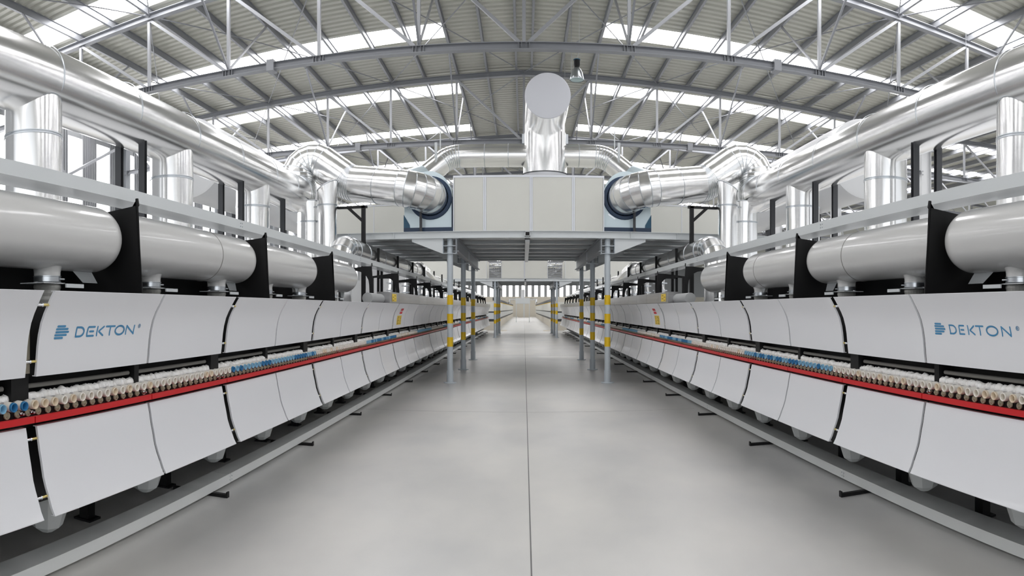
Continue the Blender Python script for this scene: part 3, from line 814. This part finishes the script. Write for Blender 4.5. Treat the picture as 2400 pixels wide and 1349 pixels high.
# ================================================================ platforms
def column(x, y, z1, lab, grp):
    t = root('platform_column', lab, 'column', (x, y, 0), grp)
    W('shaft', MB().tube((x,y,.26), (x,y,z1), .064, 24), M['column'], t)
    W('lower_sleeve', MB().tube((x,y,.0), (x,y,.27), .075, 24), M['column'], t)
    W('base_plate', MB().lathe((x,y,0), (0,0,1), [(0,.02),(.135,.02),(.14,.014),(.14,0)], 24), M['column'], t)
    for (a, b) in ((.784,.988),(1.284,1.49),(1.686,1.894)):
        W('yellow_band', MB().lathe((x,y,0), (0,0,1), [(.0645,a),(.066,a),(.066,b),(.0645,b)], 24), M['yellow'], t)
    return t
def platform(Yc, tag_, far):
    xl, xr = -1.59, 1.80
    xc = (xl+xr)/2
    zb, zt = 3.105, 3.255
    xs0, xs1 = (-5.3, 5.5) if not far else (-6.6, 6.8)
    ys = [Yc, Yc+3.02, Yc+6.25]
    y0_, y1_ = Yc-.12, Yc+6.45
    t = root('equipment_platform', '%s grey steel platform spanning the aisle' % tag_, 'platform', (xc, Yc, zb))
    for y in (y0_, y1_-.1):
        a = MB(); a.box(xs0, xs1, y+.02, y+.035, zb, zt); a.box(xs0, xs1, y-.03, y+.08, zt-.012, zt); a.box(xs0, xs1, y-.03, y+.08, zb, zb+.012)
        for k in range(12):
            x = xs0+.45+k*1.02
            if x < xs1 and abs(x-xc) > 1.9: a.box(x, x+.014, y-.02, y+.02, zb, zt)
        W('edge_beam', a, M['rail'], t)
    for x in (xl+.14, xr-.14, xs0+.05, xs1-.05):
        W('side_beam', MB().ibeam((x, y0_, zb-.14 if abs(x-xc) < 2 else zb+.06), (x, y1_, zb-.14 if abs(x-xc) < 2 else zb+.06), .12, .28 if abs(x-xc) < 2 else .16, .014), M['steel'], t)
    k = 0; y = y0_+.5
    while y < y1_-.15:
        a = MB().box(xs0+.1, xs1-.1, y-.012, y+.012, zb+.05, zt-.02).box(xs0+.1, xs1-.1, y-.05, y+.05, zb+.035, zb+.05)
        W('joist', a, M['rail'], t); y += 1.12
    W('deck', MB().box(xs0, xs1, y0_+.04, y1_, zt-.05, zt), M['deck'], t)
    cb = MB()
    w_ = .055; a = xc-.03
    for (x0, x1, z0, z1) in ((a-w_,a-w_+.012,zb,zb+.10),(a+w_-.012,a+w_,zb,zb+.10),(a-w_,a+w_,zb,zb+.012),(a-w_,a+w_,zb+.09,zb+.102)): cb.box(x0, x1, y0_-.06, y1_, z0+.03, z1+.03)
    W('centre_beam', cb, M['rail'], t)
    W('hollow_shade', MB().box(a-w_+.012, a+w_-.012, y0_-.04, y0_-.03, zb+.042, zb+.12), M['black'], t)  # black block stands for the shade inside the open beam end
    W('light_batten', MB().box(a-.05, a+.05, y0_+.2, y1_-.2, zb-.055, zb-.02).box(a-.008, a+.008, y0_+.25, y1_-.25, zb-.062, zb-.055), M['rail'], t)
    for s, x in ((-1, xl), (1, xr)):
        for q, y in enumerate(ys):
            g = MB().prism([(x+s*.14, zb), (x+s*.14, zb-.33), (x+s*.82, zb-.06), (x+s*.82, zb)], 'y', y-.10, y-.088)
            W('gusset_plate', g, M['rail'], t)
            W('head_collar', MB().box(x-.14, x+.14, y-.1, y+.1, 2.945, 2.957).box(x-.14, x+.14, y-.1, y+.1, 2.782, 2.794).box(x-.15, x-.138, y-.11, y+.11, 2.78, zb).box(x+.138, x+.15, y-.11, y+.11, 2.78, zb), M['column'], t)
            column(x, y, zb, '%s column of the %s row under the %s, yellow banded' % (('front', 'middle', 'rear')[q], SIDE[s], tag_.replace('near', 'near platform').replace('second', 'second platform')), 'yellow banded platform columns')
    # equipment box
    bx0, bx1 = (-1.53, 1.735) if not far else (-1.25, 1.32)
    yb = Yc+.05
    t = root('equipment_cabin', 'cream panelled cabinet in the middle of the %s platform' % tag_, 'cabinet', (xc, yb, zt))
    W('body', MB().box(bx0+.01, bx1-.01, yb+.01, yb+2.6, zt, 4.46), M['cream'], t)
    fx = [bx0, -.845, .155, 1.065, bx1] if not far else [bx0, .03, bx1]
    for i in range(len(fx)-1):
        W('front_panel', MB().box(fx[i]+.035, fx[i+1]-.035, yb-.004, yb+.01, zt+.02, 4.43), M['cream'], t)
    fr = MB()
    for i, x in enumerate(fx):
        if 0 < i < len(fx)-1: fr.box(x-.032, x-.003, yb-.012, yb+.01, zt, 4.47); fr.box(x+.003, x+.032, yb-.012, yb+.01, zt, 4.47)
        else: fr.box(x-.02 if i else x, x if i else x+.02, yb-.012, yb+.01, zt, 4.47)
    fr.box(bx0, bx1, yb-.013, yb+.01, 4.43, 4.475)
    W('aluminium_frame', fr, M['alframe'], t)
    # side cabins behind the fans
    for s in (-1, 1):
        a = xc+s*(2.95 if not far else 2.2); b = xc+s*(5.2 if not far else 6.6)
        y = Yc+(2.9 if not far else .6)
        t = root('equipment_cabin', 'cream panelled cabinet behind the %s fan on the %s platform' % (SIDE[s], tag_), 'cabinet', ((a+b)/2, y, zt))
        W('body', MB().box(a, b, y, y+2.6, zt, 4.35), M['cream'], t)
        W('corner_trim', MB().box(a-.01, a+.01, y-.01, y+.02, zt, 4.36).box((a+b)/2-.01, (a+b)/2+.01, y-.008, y+.01, zt, 4.35).box(min(a,b), max(a,b), y-.01, y+.02, 4.33, 4.36), M['alframe'], t)
platform(13.72, 'near', False)
platform(35.2, 'second', True)

# fans
for s in (-1, 1):
    X = lambda d: sx(s, d)
    t = root('fan', 'pale blue fan housing with dark ring on the platform, %s of the cream cabinet' % SIDE[s], 'fan', (X(2.07), 14.0, 3.26), 'fans on the near platform')
    a, b, z0, y0_, y1_ = 1.56, 2.62, 3.37, 13.86, 14.75
    cxm = 2.07; r = .58; zc = 4.03
    poly = [(X(b), z0), (X(b), 3.72)]
    poly = [(X(a), z0)]
    n = 20
    for k in range(n+1):
        an = PI*k/n; poly.append((X(cxm - (cxm-a)*math.cos(an) if an < PI/2 else cxm + (b-cxm)*-math.cos(an)), zc+r*math.sin(an)))
    poly.append((X(b), z0+.12)); poly.append((X(b-.14), z0))
    W('housing', MB().prism(poly, 'y', y0_, y1_), M['fanblue'], t)
    W('rim_fold', MB().box(X(a-.012), X(a+.01), y0_-.05, y0_+.02, z0, zc), M['navy'], t)
    W('inlet_ring', MB().lathe((X(2.04), 13.86, 4.02), (0,-1,0), [(.36,0),(.475,0),(.475,.03),(.465,.04),(.40,.04),(.39,.02)], 40), M['navy'], t, 'dark navy inlet ring')
    W('base_frame', MB().box(X(a-.04), X(b), y0_-.06, y1_, 3.257, 3.37), M['navy'], t, 'navy base')
    W('corner_gusset', MB().prism([(X(b+.01), 3.26), (X(b+.01), 3.66), (X(b-.12), 3.44), (X(b-.14), 3.26)], 'y', y0_-.03, y1_), M['teal'], t)
    W('side_motor_guard', MB().prism([(X(a-.01), 3.95), (X(a-.14), 4.12), (X(a-.14), 4.32), (X(a-.01), 4.45)], 'y', y0_+.1, y0_+.5), M['fanblue'], t)
    if s > 0: W('maker_plate', MB().bar((X(1.68), y0_-.004, 3.66), (X(1.83), y0_-.004, 3.56), .004, .035), M['zinc'], t)
# stack and branches
SXX, SY = .485, 14.75
t = root('capped_stack', 'tall silver stack with a round capped end facing the camera', 'stack', (SXX, SY, 4.46))
r = .46
W('base_cone', MB().lathe((SXX, SY, 0), (0,0,1), [(.47,4.46),(.53,4.62),(.535,4.66)], 40), M['cap'], t)
W('flange', MB().lathe((SXX, SY, 4.66), (0,0,1), [(.46,-.01),(.545,-.01),(.545,.012),(.46,.02)], 40), M['char'], t)
W('lower_shell', MB().lathe((SXX, SY, 0), (0,0,1), [(.505,4.66),(.50,5.60),(.46,5.62)], 40), M['clad_z'], t)
W('upper_shell', MB().lathe((SXX, SY, 0), (0,0,1), [(.46,5.60),(.46,6.52)], 40), M['clad_z'], t)
W('side_stud', MB().box(SXX-.53, SXX+.53, SY-.1, SY+.1, 5.38, 5.60), M['zinc'], t)
W('top_drum', MB().lathe((SXX, 13.0, 5.93), (0,1,0), [(.462,.02),(.462,2.2),(.2,2.2)], 48), M['clad_y'], t)
W('cap_disc', MB().lathe((SXX, 13.0, 5.93), (0,1,0), [(.464,0),(.468,.004),(.468,.02)], 48).disc((SXX, 13.0, 5.93), (0,-1,0), .464, 48), M['cap'], t, 'plain matt round cap')
for s in (-1, 1):
    X = lambda d: sx(s, d)
    path = [(SXX+s*.4, 14.75, 5.13), (X(1.72), 14.75, 5.13), (X(2.38), 14.45, 4.52)]
    pts = rounded(path, [.55], 6)
    seams = [((x, 14.75, 5.13), (1,0,0)) for x in ([X(1.3)*.35+SXX*.2, X(.9)] if s < 0 else [X(.75), X(1.1)])]
    t = duct_thing('branch_duct', 'silver duct behind the cream cabinet from the stack to the %s fan' % SIDE[s], 'duct', pts, .262, M['clad_x'], seams)
    W('transition', MB().lathe((X(2.22), 14.52, 4.67), (s*.73,-.30,-.61), [(.262,0),(.30,.1),(.38,.36)], 24), M['fanblue'], t)
    W('bracket_lug', MB().box(X(1.98)-.03, X(1.98)+.03, 14.3, 14.32, 4.97, 5.35).box(X(1.88)-.012, X(1.88)+.012, 14.3, 14.32, 5.2, 5.6), M['rail'], t)
# high-bay lamp
lx, ly, lz = 15.3*math.sin((1352-CX)/F), 15.3*math.cos((1352-CX)/F), 7.06
t = root('high_bay_lamp', 'round industrial lamp with metal bell hanging from the roof', 'lamp', (lx, ly, lz))
W('bell', MB().lathe((lx, ly, lz), (0,0,1), [(.172,0),(.175,.012),(.165,.06),(.14,.17),(.10,.25),(.055,.30)], 28), M['zinc'], t)
W('glass', MB().lathe((lx, ly, lz), (0,0,1), [(0,.015),(.165,.01)], 28), M['glass'], t)
W('ballast', MB().lathe((lx, ly, lz), (0,0,1), [(0,.29),(.06,.30),(.06,.33),(.075,.35),(.075,.47),(0,.475)], 20), M['black'], t)
W('hook_plate', MB().lathe((lx, ly, lz), (0,0,1), [(0,.475),(.085,.475),(.085,.49),(0,.495)], 20), M['teal'], t)
W('cable', MB().tube((lx, ly, lz+.49), (lx+.06, ly, lz+.72), .006, 6).tube((lx+.06, ly, lz+.72), (lx+.06, ly, roof_z(lx)), .004, 6), M['zinc'], t)
# thin hanging wires
for i, (px_, Y) in enumerate(((30,13.0),(188,17.5),(311,17.5),(499,22.5),(625,22.5),(1324,20.5),(1339,17.0),(1954,22.5),(2036,22.5),(2138,17.5),(2264,13.5),(1885,26.0))):
    x = Y*math.tan((px_-CX)/F); dz = 2.2 if 1300 < px_ < 1360 else 1.9
    o = link('hanging_wire', MB().tube((x, Y, roof_z(x)-.1), (x, Y, roof_z(x)-dz), .007, 6).mesh('hanging_wire', M['truss_lt']))
    tag(o, 'thin wire hanging straight down from the roof, %s of twelve counting from the left' % ['first','second','third','fourth','fifth','seventh','eighth','tenth','eleventh','twelfth','last','ninth'][i] , 'wire', 'thin wires hanging from the roof')

# ================================================================ far end of the hall
for s in (-1, 1):
    X = lambda d: sx(s, d)
    t = root('dryer_line', 'long white dryer line far down the aisle on the %s' % SIDE[s], 'dryer', (X(2.1), 47, 0))
    W('skirt', MB().box(X(2.1), X(6.5), 47, 124, 0, .66), M['wallcream'], t, 'pale skirt')
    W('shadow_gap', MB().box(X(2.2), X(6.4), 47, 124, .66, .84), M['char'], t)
    W('middle_band', MB().box(X(2.1), X(6.5), 47, 124, .84, 1.30), M['rail'], t)
    W('roller_slot', MB().box(X(2.2), X(6.4), 47, 124, 1.30, 1.40), M['char'], t)
    W('upper_wall', MB().box(X(2.1), X(6.5), 47, 124, 1.40, 2.10), M['cream'], t)
    W('yellow_line', MB().box(X(2.08), X(2.2), 47, 124, 2.10, 2.16), M['yellow'], t)
    W('top_rail', MB().box(X(2.1), X(2.3), 47, 124, 2.20, 2.42), M['char'], t)
    o = link('floor_marking', MB().box(X(1.25), X(2.1), 47.2, 47.35, .001, .004).box(X(1.25), X(2.1), 45.9, 46.05, .001, .004).mesh('floor_marking', M['yellow']))
    tag(o, 'yellow painted lines on the floor at the start of the %s dryer' % SIDE[s], 'floor marking')
t = root('far_cabin', 'small white cabinet on legs over the far end of the aisle', 'cabinet', (.1, 76, 0))
W('body', MB().box(-1.0, .72, 76, 78, 2.2, 2.85), M['rail'], t)
for x in (-.95, .6): W('leg', MB().box(x, x+.08, 76, 76.1, 0, 2.2), M['rail'], t)
W('stack', MB().tube((-.15, 77, 2.85), (-.15, 77, 3.9), .24, 16), M['casing'], t)
for s in (-1, 1):
    W('branch', MB().tube((-.14+s*.85, 77, 2.72), (-.14+s*1.6, 77, 2.72), .12, 12), M['clad_x'], t)
    W('branch', MB().tube((-.14+s*1.6, 77, 2.75), (-.14+s*1.6, 77, 2.2), .12, 12), M['clad_x'], t)
t = root('far_gate', 'cream panel gate closing the far end of the aisle', 'gate', (0, 120, 0))
W('panel', MB().box(-1.1, -.1, 120, 120.1, 0, 2.6).box(.12, 1.1, 120, 120.1, 0, 2.6), M['wallcream'], t)
W('centre_post', MB().box(-.1, .12, 119.95, 120.1, 0, 2.6), M['rail'], t)
